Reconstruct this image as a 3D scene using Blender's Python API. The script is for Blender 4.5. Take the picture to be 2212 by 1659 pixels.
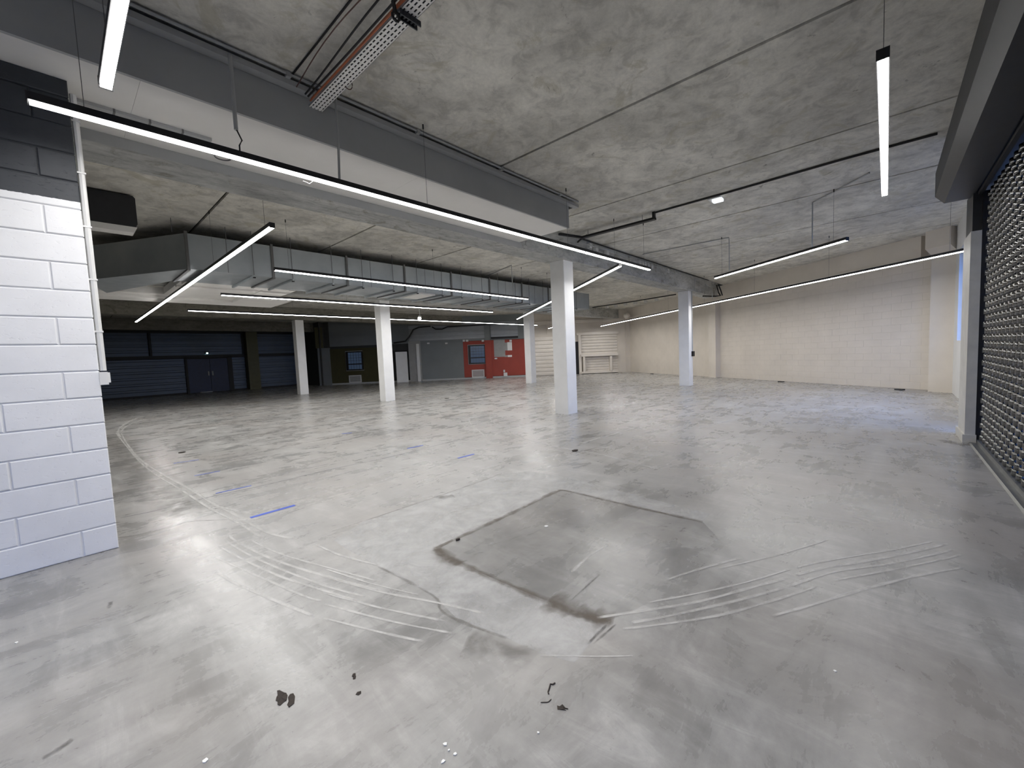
import bpy, bmesh, math, random
from mathutils import Vector, Matrix
random.seed(7)
for o in list(bpy.data.objects): bpy.data.objects.remove(o)
scn = bpy.context.scene
col = scn.collection
sin, cos, PI = math.sin, math.cos, math.pi

# ------------------------------------------------------------------ camera
FPX, PITCH, ROLL, YAW, CAMZ = 892.674, 0.0687020, -0.0433318, 0.831948, 1.40
cy, sy, cp, sp, cr, sr = cos(YAW), sin(YAW), cos(PITCH), sin(PITCH), cos(ROLL), sin(ROLL)
RY = Matrix(((cy, -sy, 0), (sy, cy, 0), (0, 0, 1)))
RM = Matrix(((1, 0, 0), (0, 0, -1), (0, 1, 0)))
RP = Matrix(((1, 0, 0), (0, cp, -sp), (0, sp, cp)))
RR = Matrix(((cr, -sr, 0), (sr, cr, 0), (0, 0, 1)))
W2C = RR @ RP @ RM @ RY
C2W = W2C.transposed()
CAM = Vector((0, 0, CAMZ))
cam_data = bpy.data.cameras.new('camera')
cam_data.sensor_width = 36.0
cam_data.lens = FPX / 2212 * 36.0
cam_data.clip_start = 0.02; cam_data.clip_end = 500
cam = bpy.data.objects.new('camera', cam_data); col.objects.link(cam)
cam.matrix_world = Matrix.Translation(CAM) @ Matrix((W2C[0], -W2C[1], -W2C[2])).transposed().to_4x4()
scn.camera = cam

# ------------------------------------------------------------------ light and exposure
TUBE = 21.5
SKY = 2.6
scn.view_settings.view_transform = 'Standard'
scn.view_settings.look = 'None'
scn.view_settings.gamma = 1.0
scn.view_settings.use_curve_mapping = False
scn.view_settings.exposure = 1.5
cyc = scn.cycles
cyc.max_bounces = 4; cyc.diffuse_bounces = 3; cyc.glossy_bounces = 3; cyc.transmission_bounces = 2; cyc.transparent_max_bounces = 8
cyc.caustics_reflective = False; cyc.caustics_refractive = False; cyc.use_denoising = True
cyc.adaptive_threshold = 0.05; cyc.use_light_tree = False
world = bpy.data.worlds.new('dusk_sky'); scn.world = world; world.use_nodes = True
bg = world.node_tree.nodes['Background']
bg.inputs[0].default_value = (0.17, 0.39, 1.0, 1); bg.inputs[1].default_value = SKY

# ------------------------------------------------------------------ pixel helpers (a pixel is a direction; the distance comes from floor, wall or ceiling)
def ray(x, y): return C2W @ Vector(((x - 1106) / FPX, (y - 829.5) / FPX, 1.0))
def fl(x, y, z=0.0):
    d = ray(x, y); return CAM + d * ((z - CAMZ) / d.z)
def onx(x, y, X): d = ray(x, y); return CAM + d * (X / d.x)
def ony(x, y, Y): d = ray(x, y); return CAM + d * (Y / d.y)

# ------------------------------------------------------------------ materials
MATS = {}
class NT:
    def __init__(s, name):
        s.m = bpy.data.materials.new(name); s.m.use_nodes = True
        s.t = s.m.node_tree; s.b = s.t.nodes['Principled BSDF']; s.out = s.t.nodes['Material Output']
    def n(s, typ, **kw):
        nd = s.t.nodes.new(typ)
        for k, v in kw.items(): setattr(nd, k, v)
        return nd
    def l(s, a, b): s.t.links.new(a, b)
    def pos(s, scale=(1, 1, 1), rot=(0, 0, 0)):
        g = s.n('ShaderNodeNewGeometry'); mp = s.n('ShaderNodeMapping')
        mp.inputs['Scale'].default_value = scale; mp.inputs['Rotation'].default_value = rot
        s.l(g.outputs['Position'], mp.inputs['Vector']); return mp.outputs[0]
    def noise(s, vec, scale, detail=6, rough=.6, dist=0.0):
        k = s.n('ShaderNodeTexNoise'); k.inputs['Scale'].default_value = scale
        k.inputs['Detail'].default_value = detail; k.inputs['Roughness'].default_value = rough
        k.inputs['Distortion'].default_value = dist
        s.l(vec, k.inputs['Vector']); return k.outputs['Fac']
    def ramp(s, fac, stops):
        r = s.n('ShaderNodeValToRGB'); e = r.color_ramp.elements
        while len(e) < len(stops): e.new(.5)
        for i, (p, c) in enumerate(stops):
            e[i].position = p
            e[i].color = (c, c, c, 1) if isinstance(c, (int, float)) else (*c, 1)
        s.l(fac, r.inputs[0]); return r.outputs[0]
    def mix(s, fac, a, b, mode='MIX'):
        k = s.n('ShaderNodeMix', data_type='RGBA', blend_type=mode)
        if isinstance(fac, (int, float)): k.inputs[0].default_value = fac
        else: s.l(fac, k.inputs[0])
        for i, v in ((6, a), (7, b)):
            if isinstance(v, tuple): k.inputs[i].default_value = (*v, 1)
            else: s.l(v, k.inputs[i])
        return k.outputs[2]
    def bump(s, h, strength=.3, dist=.01):
        k = s.n('ShaderNodeBump'); k.inputs['Strength'].default_value = strength; k.inputs['Distance'].default_value = dist
        s.l(h, k.inputs['Height']); s.l(k.outputs[0], s.b.inputs['Normal'])
    def set(s, color=None, rough=None, metal=None, spec=None, alpha=None):
        for key, v in (('Base Color', color), ('Roughness', rough), ('Metallic', metal), ('Specular IOR Level', spec), ('Alpha', alpha)):
            if v is None: continue
            i = s.b.inputs[key]
            if isinstance(v, tuple): i.default_value = (*v, 1)
            elif isinstance(v, (int, float)): i.default_value = v
            else: s.l(v, i)
        return s.m

def plain(name, c, rough=.5, metal=0.0, var=.08, scale=6.0, spec=.4, bump=0.0):
    k = NT(name)
    f = k.noise(k.pos(), scale)
    lo = tuple(max(0, v * (1 - var)) for v in c); hi = tuple(min(1, v * (1 + var)) for v in c)
    k.set(k.ramp(f, [(.3, lo), (.7, hi)]), rough, metal, spec)
    if bump: k.bump(k.noise(k.pos(), scale * 12, 4), bump, .004)
    MATS[name] = k.m; return k.m

def emit(name, c, strength):
    k = NT(name); k.set(c, .4)
    k.b.inputs['Emission Color'].default_value = (*c, 1); k.b.inputs['Emission Strength'].default_value = strength
    MATS[name] = k.m; return k.m

# polished concrete floor
def floor_mat():
    k = NT('polished_concrete')
    p = k.pos()
    big = k.noise(p, .5, 5, .55, .5); mid = k.noise(p, 2.0, 9, .66, .8); fine = k.noise(p, 16, 6, .7, .3)
    streak = k.noise(k.pos((1.0, 4.0, 1), (0, 0, .9)), 1.0, 9, .66, .6)
    wisp = k.noise(k.pos((5.0, 1.0, 1), (0, 0, -.5)), 1.2, 9, .68, .8)
    a = k.ramp(big, [(.38, (.268, .263, .256)), (.5, (.300, .296, .288)), (.62, (.334, .330, .320))])
    c = k.mix(1.0, a, k.ramp(mid, [(.36, .80), (.64, 1.18)]), 'MULTIPLY')
    c = k.mix(1.0, c, k.ramp(streak, [(.36, .84), (.64, 1.16)]), 'MULTIPLY')
    c = k.mix(1.0, c, k.ramp(wisp, [(.40, .95), (.52, 1.0), (.64, 1.22)]), 'MULTIPLY')
    c = k.mix(1.0, c, k.ramp(fine, [(.3, .93), (.7, 1.06)]), 'MULTIPLY')
    warm = k.noise(p, .7, 3, .5)
    c = k.mix(k.ramp(warm, [(.45, 0.0), (.68, .4)]), c, (.335, .305, .278))
    speck = k.noise(p, 55, 3, .5)
    c = k.mix(k.ramp(speck, [(.70, 0.0), (.77, .5)]), c, (.13, .12, .11))
    r = k.mix(.5, k.ramp(mid, [(.38, .22), (.62, .36)]), k.ramp(streak, [(.38, .22), (.62, .36)]))
    k.set(c, r, 0, .5)
    k.bump(mid, .04, .01)
    MATS['floor'] = k.m
floor_mat()

# board-marked raw concrete
def concrete(name, base, stain, seed, sc=1.0, stretch=(1, 1, 1), bump=.25, dark=(.13, .12, .10)):
    k = NT(name)
    p = k.pos(stretch)
    b = k.noise(p, .9 * sc, 6, .6, .8); m = k.noise(p, 4.5 * sc, 8, .68, .6); f = k.noise(k.pos(), 30, 5, .6)
    lo = tuple(v * .84 for v in base); hi = tuple(min(1, v * 1.12) for v in base)
    c = k.ramp(b, [(.38, lo), (.5, base), (.62, hi)])
    c = k.mix(1.0, c, k.ramp(m, [(.38, .80), (.5, 1.0), (.62, 1.1)]), 'MULTIPLY')
    c = k.mix(1.0, c, k.ramp(f, [(.3, .92), (.7, 1.06)]), 'MULTIPLY')
    s = k.noise(k.pos((1, 1, 1), (0, 0, seed)), 1.4 * sc, 9, .7, 1.6)
    c = k.mix(k.ramp(s, [(.55, 0.0), (.63, .6)]), c, stain)
    d = k.noise(k.pos(rot=(0, 0, seed * 2 + 1)), 3.0, 8, .72, .8)
    c = k.mix(k.ramp(d, [(.635, 0.0), (.68, .6)]), c, dark)
    k.set(c, .85, 0, .25)
    k.bump(m, bump, .02)
    MATS[name] = k.m; return k.m
concrete('ceiling_concrete', (.68, .66, .60), (.50, .47, .37), 1.3)
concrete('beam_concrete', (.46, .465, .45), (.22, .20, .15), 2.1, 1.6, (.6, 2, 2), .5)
concrete('beam_dark', (.22, .21, .18), (.12, .11, .08), 3.1, 1.4, (.6, 2, 2), .4)  # copy of the beam concrete with the faint far light put into its colour

# painted block paint: dark grey above the paint line at 2.69 m, white below
def block_paint():
    k = NT('painted_block')
    g = k.n('ShaderNodeNewGeometry'); x = k.n('ShaderNodeSeparateXYZ'); k.l(g.outputs['Position'], x.inputs[0])
    nz = k.noise(k.pos(), 40, 3); ad = k.n('ShaderNodeMath', operation='MULTIPLY_ADD')
    k.l(nz, ad.inputs[0]); ad.inputs[1].default_value = .012; k.l(x.outputs[2], ad.inputs[2])
    gt = k.n('ShaderNodeMath', operation='GREATER_THAN'); k.l(ad.outputs[0], gt.inputs[0]); gt.inputs[1].default_value = 2.702
    w = k.ramp(k.noise(k.pos(), 3, 6), [(.3, (.74, .745, .76)), (.7, (.81, .815, .83))])
    d = k.ramp(k.noise(k.pos(), 5, 6), [(.3, (.036, .04, .047)), (.7, (.047, .052, .06))])
    k.set(k.mix(gt.outputs[0], w, d), .55, 0, .35)
    pit = k.noise(k.pos((1, 1, 2)), 22, 6, .7, .4)
    k.bump(k.ramp(pit, [(.25, 0.0), (.42, 1.0)]), .45, .006)
    MATS['block'] = k.m
block_paint()

plain('entrance_grey', (.10, .10, .105), .7)  # unseen walls darkened to stand in for the dusk the grille links reflect
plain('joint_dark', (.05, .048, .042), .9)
plain('white_paint', (.72, .72, .71), .5, var=.05, scale=2, bump=.05)
plain('column_paint', (.82, .82, .81), .5, var=.04, scale=3, bump=.05)
plain('beige_paint', (.66, .605, .53), .6, var=.05, scale=1.5, bump=.15)
plain('beige_door', (.68, .63, .565), .45, var=.05, scale=2)
plain('soffit_grey', (.42, .43, .432), .6, var=.06, scale=2)
plain('soffit_white', (.82, .805, .775), .7, var=.04, scale=1.5)
plain('trunking_grey', (.42, .43, .43), .45, var=.05)
plain('black_metal', (.018, .018, .020), .42, .3, var=.1)
plain('black_plastic', (.015, .015, .016), .6, var=.1)
plain('anthracite', (.030, .031, .034), .5, .2, var=.1)
plain('dark_glass', (.010, .012, .016), .06, 0, var=.05, spec=.8)
plain('cable_orange', (.42, .13, .06), .55, var=.1)
plain('cable_brown', (.10, .055, .045), .6, var=.1)
plain('steel_link', (.17, .17, .168), .14, 1.0, var=.1, scale=3)
plain('steel_sill', (.24, .245, .24), .38, .6, var=.15, scale=5)
plain('post_paint', (.60, .59, .56), .5, var=.08, scale=6, bump=.1)
plain('green_wall', (.060, .055, .022), .7, var=.1)
plain('red_wall', (.30, .048, .032), .6, var=.08, scale=2)
plain('grey_wall', (.20, .215, .22), .65, var=.06, scale=1)
plain('raw_board', (.33, .33, .32), .8, var=.08, scale=3)
plain('siding', (.30, .315, .33), .4, .3, var=.06, scale=2)
plain('dark_siding', (.085, .11, .15), .45, .2, var=.10, scale=1)  # dim bluish daylight on the far wall is put into this colour
plain('blue_door', (.010, .020, .060), .45, var=.12)
plain('olive_paint', (.11, .105, .055), .6, var=.1)
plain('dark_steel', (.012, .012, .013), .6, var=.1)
plain('dark_wall', (.050, .050, .048), .8, var=.1)
plain('blue_tape', (.03, .09, .55), .5, var=.08)
plain('dead_leaf', (.035, .027, .022), .8, var=.25, scale=60)
plain('twig', (.045, .036, .03), .8, var=.2, scale=60)
plain('paper', (.82, .82, .80), .7, var=.03)
plain('asphalt', (.03, .03, .032), .9, var=.2)
plain('outside_wall', (.05, .05, .055), .9, var=.1)
plain('plastic_white', (.66, .66, .65), .4, var=.03)
plain('wire', (.16, .16, .16), .4, .6, var=.05)
plain('bracket', (.06, .065, .075), .35, .8, var=.2, scale=30)
emit('tube_light', (1.0, .985, .965), 9.0)
emit('spot_light', (1.0, .97, .92), 14.0)
emit('exit_light', (.55, 1.0, .9), 4.0)
emit('emergency_glow', (.9, .95, 1.0), .35)

def galv():
    k = NT('galvanised')
    f = k.noise(k.pos(), 1.1, 4)
    c = k.ramp(f, [(.35, (.33, .365, .39)), (.65, (.42, .45, .465))])
    k.set(c, k.ramp(k.noise(k.pos(), 3.5, 4), [(.35, .42), (.65, .55)]), .5, .5)
    MATS['galv'] = k.m
galv()
# flat marks on the floor: colour with a worn, broken cover
def decal(name, c, cover, rough=.4, scale=9.0, lo=.35, hi=.6):
    k = NT(name)
    n = k.noise(k.pos(), scale, 7, .65, .4)
    at = k.n('ShaderNodeAttribute', attribute_name='fade'); mu = k.n('ShaderNodeMath', operation='MULTIPLY')
    k.l(k.ramp(n, [(lo, 0.0), (hi, cover)]), mu.inputs[0]); k.l(at.outputs['Fac'], mu.inputs[1])
    k.set(c, rough, 0, .5, mu.outputs[0])
    MATS[name] = k.m
decal('tyre_mark', (.64, .63, .61), .72, .36, 5, .15, .60)
decal('floor_patch', (.60, .598, .595), .65, .32, 3, .2, .65)
decal('floor_dark', (.22, .214, .205), .40, .30, 1.6, .25, .62)
decal('floor_seam', (.15, .125, .10), .62, .6, 8, .25, .60)
decal('floor_stain', (.18, .168, .152), .55, .45, 5, .32, .62)
decal('saw_cut', (.13, .13, .15), .8, .6, 3, .25, .5)
decal('scuff', (.10, .095, .09), .6, .5, 14, .30, .6)
def outside_view():
    k = NT('window_glass')
    tr = k.n('ShaderNodeBsdfTransparent'); tr.inputs[0].default_value = (.85, .9, .95, 1)
    gl = k.n('ShaderNodeBsdfGlossy'); gl.inputs['Roughness'].default_value = .05
    mx = k.n('ShaderNodeMixShader'); mx.inputs[0].default_value = .1
    k.l(tr.outputs[0], mx.inputs[1]); k.l(gl.outputs[0], mx.inputs[2]); k.l(mx.outputs[0], k.out.inputs['Surface'])
    MATS['glass'] = k.m
outside_view()
def tinted():
    k = NT('tinted_glass')
    tr = k.n('ShaderNodeBsdfTransparent'); tr.inputs[0].default_value = (.24, .27, .31, 1)
    gl = k.n('ShaderNodeBsdfGlossy'); gl.inputs['Roughness'].default_value = .05
    mx = k.n('ShaderNodeMixShader'); mx.inputs[0].default_value = .06
    k.l(tr.outputs[0], mx.inputs[1]); k.l(gl.outputs[0], mx.inputs[2]); k.l(mx.outputs[0], k.out.inputs['Surface'])
    MATS['tinted'] = k.m
tinted()

# ------------------------------------------------------------------ mesh helpers
class MB:
    def __init__(s): s.v = []; s.f = []
    def quadbox(s, c8):
        n = len(s.v); s.v += [tuple(p) for p in c8]
        s.f += [tuple(n + i for i in q) for q in ((0, 3, 2, 1), (4, 5, 6, 7), (0, 1, 5, 4), (1, 2, 6, 5), (2, 3, 7, 6), (3, 0, 4, 7))]
        return s
    def box(s, x0, x1, y0, y1, z0, z1):
        if x0 > x1: x0, x1 = x1, x0
        if y0 > y1: y0, y1 = y1, y0
        if z0 > z1: z0, z1 = z1, z0
        return s.quadbox([(x0, y0, z0), (x1, y0, z0), (x1, y1, z0), (x0, y1, z0), (x0, y0, z1), (x1, y0, z1), (x1, y1, z1), (x0, y1, z1)])
    def bar(s, a, b, w, h, up=Vector((0, 0, 1))):
        a, b = Vector(a), Vector(b); d = (b - a).normalized()
        if abs(d.dot(up)) > .98: up = Vector((0, 1, 0))
        r = d.cross(up).normalized(); u = r.cross(d)
        c = []
        for p in (a, b):
            for i, j in ((-1, -1), (1, -1), (1, 1), (-1, 1)): c.append(p + r * (i * w / 2) + u * (j * h / 2))
        n = len(s.v); s.v += [tuple(p) for p in c]
        s.f += [tuple(n + i for i in q) for q in ((0, 1, 2, 3), (7, 6, 5, 4), (0, 4, 5, 1), (1, 5, 6, 2), (2, 6, 7, 3), (3, 7, 4, 0))]
        return s
    def tube(s, pts, r, seg=6):
        pts = [Vector(p) for p in pts]; n0 = len(s.v); k = len(pts)
        up = Vector((0, 0, 1))
        for i, p in enumerate(pts):
            d = (pts[min(i + 1, k - 1)] - pts[max(i - 1, 0)]).normalized()
            u = up if abs(d.dot(up)) < .95 else Vector((1, 0, 0))
            a = d.cross(u).normalized(); b = d.cross(a).normalized()
            for j in range(seg):
                t = 2 * PI * j / seg; s.v.append(tuple(p + a * (r * cos(t)) + b * (r * sin(t))))
        for i in range(k - 1):
            for j in range(seg):
                j2 = (j + 1) % seg
                s.f.append((n0 + i * seg + j, n0 + i * seg + j2, n0 + (i + 1) * seg + j2, n0 + (i + 1) * seg + j))
        s.f.append(tuple(n0 + j for j in range(seg))[::-1]); s.f.append(tuple(n0 + (k - 1) * seg + j for j in range(seg)))
        return s
    def prism(s, prof, a, b):                     # prof: list of 3D points on the first end, extruded by b-a
        n = len(s.v); k = len(prof); d = Vector(b) - Vector(a)
        s.v += [tuple(Vector(p)) for p in prof] + [tuple(Vector(p) + d) for p in prof]
        s.f += [tuple(range(n, n + k))[::-1], tuple(range(n + k, n + 2 * k))]
        for i in range(k):
            j = (i + 1) % k; s.f.append((n + i, n + j, n + k + j, n + k + i))
        return s
    def mesh(s, name, mat, smooth=False):
        me = bpy.data.meshes.new(name); me.from_pydata(s.v, [], s.f)
        bm = bmesh.new(); bm.from_mesh(me); bmesh.ops.recalc_face_normals(bm, faces=bm.faces); bm.to_mesh(me); bm.free()
        me.materials.append(MATS[mat])
        if smooth:
            for p in me.polygons: p.use_smooth = True
        return me
def tag(o, label=None, cat=None, group=None, kind=None):
    if label: o['label'] = label
    if cat: o['category'] = cat
    if group: o['group'] = group
    if kind: o['kind'] = kind
    return o
def obj(name, mb, mat, parent=None, smooth=False, **kw):
    me = mb.mesh(name, mat, smooth) if isinstance(mb, MB) else mb
    o = bpy.data.objects.new(name, me); col.objects.link(o)
    if parent is not None:
        o.parent = parent; o.matrix_parent_inverse = parent.matrix_world.inverted() if False else Matrix.Translation(-Vector(parent.location))
    return tag(o, **kw)
def thing(name, loc=(0, 0, 0), **kw):
    o = bpy.data.objects.new(name, None); col.objects.link(o); o.location = loc; o.empty_display_size = .1
    return tag(o, **kw)
def B(*a): return MB().box(*a)
class Wall:                                       # a straight wall: P0 + s*u along it, d metres into the room
    def __init__(s, p0, az, nsign):
        s.p = Vector((p0[0], p0[1], 0)); s.u = Vector((sin(az), cos(az), 0)); s.n = Vector((s.u.y, -s.u.x, 0)) * nsign
    def at(s, t, z, d=0.0): q = s.p + s.u * t + s.n * d; return Vector((q.x, q.y, z))
    def sz(s, px, py, d=0.0):
        r = ray(px, py); q = s.p + s.n * d - CAM
        k = (q.x * s.n.x + q.y * s.n.y) / (r.x * s.n.x + r.y * s.n.y)
        h = CAM + r * k; return (h - s.p).dot(s.u), h.z
    def box(s, t0, t1, z0, z1, d0, d1, mb=None):
        mb = mb or MB()
        if t0 > t1: t0, t1 = t1, t0
        if z0 > z1: z0, z1 = z1, z0
        return mb.quadbox([s.at(t0, z0, d0), s.at(t1, z0, d0), s.at(t1, z0, d1), s.at(t0, z0, d1), s.at(t0, z1, d0), s.at(t1, z1, d0), s.at(t1, z1, d1), s.at(t0, z1, d1)])
    def px(s, x0, y0, x1, y1, d0, d1, mb=None):     # rectangle seen at these pixels on the wall face
        ym = (y0 + y1) / 2; xm = (x0 + x1) / 2
        t0 = s.sz(x0, ym, d1)[0]; t1 = s.sz(x1, ym, d1)[0]
        return s.box(t0, t1, s.sz(xm, y0, d1)[1], max(0, s.sz(xm, y1, d1)[1]), d0, d1, mb)

ZC = 4.05
STR = dict(kind='structure')
# ------------------------------------------------------------------ floor
floor = obj('floor', B(-7, 27.5, -1.5, 31, -.12, 0), 'floor', **STR)
tag(floor, 'worn polished grey concrete floor of the empty hall', 'floor')
def P0(x, y): q = fl(x, y); return Vector((q.x, q.y, 0))
DZ = [0.0006]
def fade(me, vals):
    at = me.attributes.new('fade', 'FLOAT', 'POINT')
    for i, v in enumerate(vals): at.data[i].value = v
def strip(name, pts, w, mat, jitter=0.0, z=None):
    z = z or DZ[0]; DZ[0] += 0.00004
    P = [P0(*p) for p in pts]
    Q = []                                         # smooth the polyline
    n = len(P)
    for i in range(n - 1):
        a, b, c, d = P[max(i - 1, 0)], P[i], P[i + 1], P[min(i + 2, n - 1)]
        for k in range(5):
            t = k / 5
            Q.append(.5 * ((2 * b) + (c - a) * t + (2 * a - 5 * b + 4 * c - d) * t * t + (3 * b - a - 3 * c + d) * t ** 3))
    Q.append(P[-1])
    mb = MB(); m = len(Q)
    for i, q in enumerate(Q):
        d = (Q[min(i + 1, m - 1)] - Q[max(i - 1, 0)]).normalized(); s = Vector((-d.y, d.x, 0))
        ww = w / 2 * (1 + random.uniform(-jitter, jitter))
        for e in (-1.5, -.5, .5, 1.5): v = q + s * (e * ww); mb.v.append((v.x, v.y, z))
    for i in range(m - 1):
        for k in range(3): mb.f.append((4 * i + k, 4 * i + k + 1, 4 * i + k + 5, 4 * i + k + 4))
    o = obj(name, mb, mat, floor)
    fade(o.data, [0.0 if (i % 4 in (0, 3)) else (0.25 if i < 4 or i >= 4 * m - 4 else 1.0) for i in range(4 * m)])
    return o
def patch(name, pts, mat, z=None, weak=()):
    z = z or DZ[0]; DZ[0] += 0.00004
    mb = MB(); mb.v = [(q.x, q.y, z) for q in (P0(*p) for p in pts)]; mb.f = [tuple(range(len(pts)))]
    me = mb.mesh(name, mat); bm = bmesh.new(); bm.from_mesh(me); bmesh.ops.triangulate(bm, faces=bm.faces)
    for f in bm.faces:
        if f.normal.z < 0: f.normal_flip()
    bm.to_mesh(me); bm.free()
    fade(me, [0.0 if i in weak else 1.0 for i in range(len(me.vertices))])
    return obj(name, me, mat, floor)
ca = lambda L, s, ox, oy: [(ox + x * s, oy + y * s) for x, y in L]
F1 = lambda L: ca(L, .4069, 700, 980)
F2 = lambda L: ca(L, .27125, 220, 850)
F5 = lambda L: ca(L, .3671, 1400, 1100)
F6 = lambda L: ca(L, .3617, 820, 800)
inner = [(2010, 362), (1640, 280), (1300, 200), (1240, 200), (1180, 225), (1060, 285), (870, 375), (620, 490), (605, 515), (640, 545), (780, 610), (960, 690), (1200, 790), (1370, 860), (1510, 890)]
patch('concrete_patch', F1([(110, 500), (50, 460), (200, 365), (600, 230), (940, 110), (1085, 92), (1300, 130), (2050, 320)] + inner + [(1330, 1110), (1150, 1060), (970, 980), (700, 870), (575, 750), (290, 600)]), 'floor_patch')
patch('floor_infill', F1(inner + [(1800, 760), (2200, 560)]), 'floor_dark', weak=(len(inner), len(inner) + 1))
strip('floor_seam', F1(inner), .045, 'floor_seam', .35)
strip('floor_seam', F1([(1190, 775), (1290, 815), (1400, 855), (1540, 885)]), .13, 'floor_seam', .4)
strip('floor_seam', F1([(600, 505), (640, 550), (720, 590)]), .09, 'floor_seam', .3)
strip('floor_seam', F1([(600, 225), (640, 232), (690, 222)]), .08, 'floor_stain', .2)
strip('floor_seam', F1([(200, 362), (600, 228), (940, 108)]), .012, 'floor_stain', .3)
strip('floor_seam', F1([(290, 600), (575, 750), (620, 830), (720, 890), (970, 980)]), .02, 'floor_stain', .4)
strip('floor_seam', F1([(1500, 910), (1400, 1010)]), .012, 'scuff', .3)
strip('floor_seam', F1([(1550, 905), (1430, 1010)]), .010, 'scuff', .3)
strip('floor_seam', F1([(1465, 640), (1310, 780)]), .010, 'scuff', .3)
strip('floor_scratch', F1([(1500, 485), (1400, 550), (1315, 630)]), .02, 'tyre_mark', .3)
strip('saw_cut', F2([(150, 990), (400, 940), (600, 890), (900, 815), (1300, 730), (1800, 610), (2212, 525)]), .014, 'saw_cut', .2)
strip('saw_cut', [(820, 992.5), (900, 973), (1000, 948), (1080, 930)], .016, 'saw_cut', .2)
strip('wall_joint_line', F2([(120, 1150), (300, 1125), (560, 1060), (700, 1020), (1010, 1005)]), .016, 'floor_stain', .3)
strip('floor_stain', F2([(80, 330), (250, 560), (480, 760), (700, 960)]), .34, 'floor_stain', .2)
for L, w in (([(1015, 1125), (1060, 1170), (1290, 1290), (1560, 1390), (1900, 1490), (2212, 1570)], .022), ([(1180, 1165), (1400, 1270), (1700, 1360), (2212, 1500)], .014),
             ([(980, 1170), (1200, 1300), (1500, 1430), (1800, 1540), (2100, 1620)], .016), ([(930, 1215), (1100, 1310), (1400, 1450), (1700, 1550), (2050, 1655)], .018),
             ([(900, 1300), (1040, 1365), (1300, 1480), (1600, 1610), (1750, 1655)], .016), ([(905, 1420), (1100, 1530), (1390, 1655), (1700, 1780)], .022),
             ([(150, 310), (200, 400), (300, 520), (480, 640), (700, 760), (870, 870), (1050, 960), (1300, 1100), (1530, 1160)], .03),
             ([(110, 310), (180, 400), (290, 530), (420, 640), (620, 760), (870, 920), (1050, 1010), (1280, 1150)], .025),
             ([(400, 165), (260, 205), (160, 260), (130, 310), (150, 350)], .05), ([(430, 185), (290, 220), (190, 265), (150, 310)], .04),
             ([(870, 910), (960, 905)], .05), ([(1060, 1010), (1160, 1005)], .05), ([(1700, 1200), (1900, 1290), (2212, 1370)], .02), ([(850, 880), (1200, 970)], .02)):
    strip('tyre_mark', F2(L), w, 'tyre_mark', .25)
for L, w in (([(0, 650), (300, 735), (590, 790), (850, 850)], .018), ([(0, 610), (250, 690), (500, 750)], .012), ([(0, 740), (300, 820), (640, 890)], .014), ([(0, 800), (350, 890), (680, 955)], .014), ([(0, 875), (300, 950), (530, 1000)], .014), ([(1145, 1073), (1450, 1078), (1640, 1075)], .008)):
    strip('tyre_mark', F1(L), w, 'tyre_mark', .25)
for L, w in (([(-300, 640), (0, 595), (300, 545), (600, 465), (820, 405)], .020), ([(870, 390), (1050, 345), (1430, 280), (1760, 205)], .024), ([(-150, 705), (0, 690), (400, 630), (700, 550), (1000, 455)], .016),
             ([(-100, 670), (100, 635), (500, 545), (800, 465)], .018), ([(0, 550), (300, 495), (600, 425), (830, 355)], .014), ([(870, 345), (1050, 305), (1440, 240), (1680, 190)], .014), ([(820, 460), (1100, 370), (1440, 320), (1800, 240)], .016),
             ([(1100, 420), (1500, 345), (1850, 270)], .016), ([(730, 630), (1000, 555), (1300, 465), (1600, 390), (1850, 345)], .018), ([(100, 420), (300, 355), (540, 290)], .018), ([(420, 350), (760, 270), (1060, 180)], .015), ([(880, 35), (1400, 110)], .012)):
    strip('tyre_mark', F5(L), w, 'tyre_mark', .25)
for L, w in (([(690, 258), (658, 280), (680, 310), (760, 365), (900, 420), (1060, 460), (1300, 500), (1480, 545), (1690, 595)], .03), ([(580, 262), (540, 290), (545, 320), (640, 400)], .035),
             ([(1190, 440), (1450, 365), (1680, 295), (2000, 240), (2212, 215)], .045), ([(1900, 350), (2100, 300), (2300, 265)], .04), ([(1930, 450), (2212, 380)], .03), ([(1870, 190), (2212, 150)], .05), ([(840, 330), (1050, 290), (1100, 262)], .03)):
    strip('tyre_mark', F6(L), w, 'tyre_mark', .25)
strip('floor_stain', [(2030, 950), (2060, 957), (2090, 962)], .12, 'floor_stain', .3)
strip('floor_stain', [(90, 1640), (125, 1620), (158, 1597)], .02, 'scuff', .3)
strip('floor_stain', [(240, 1300), (235, 1315)], .02, 'scuff', .3)
for pts in ([(1100, 1660), (1215, 1432)], [(1000, 1340), (1090, 1375)]): strip('floor_stain', F1([(750, 1000), (900, 1020), (1100, 1110)]), .12, 'floor_stain', .4); break

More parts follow.
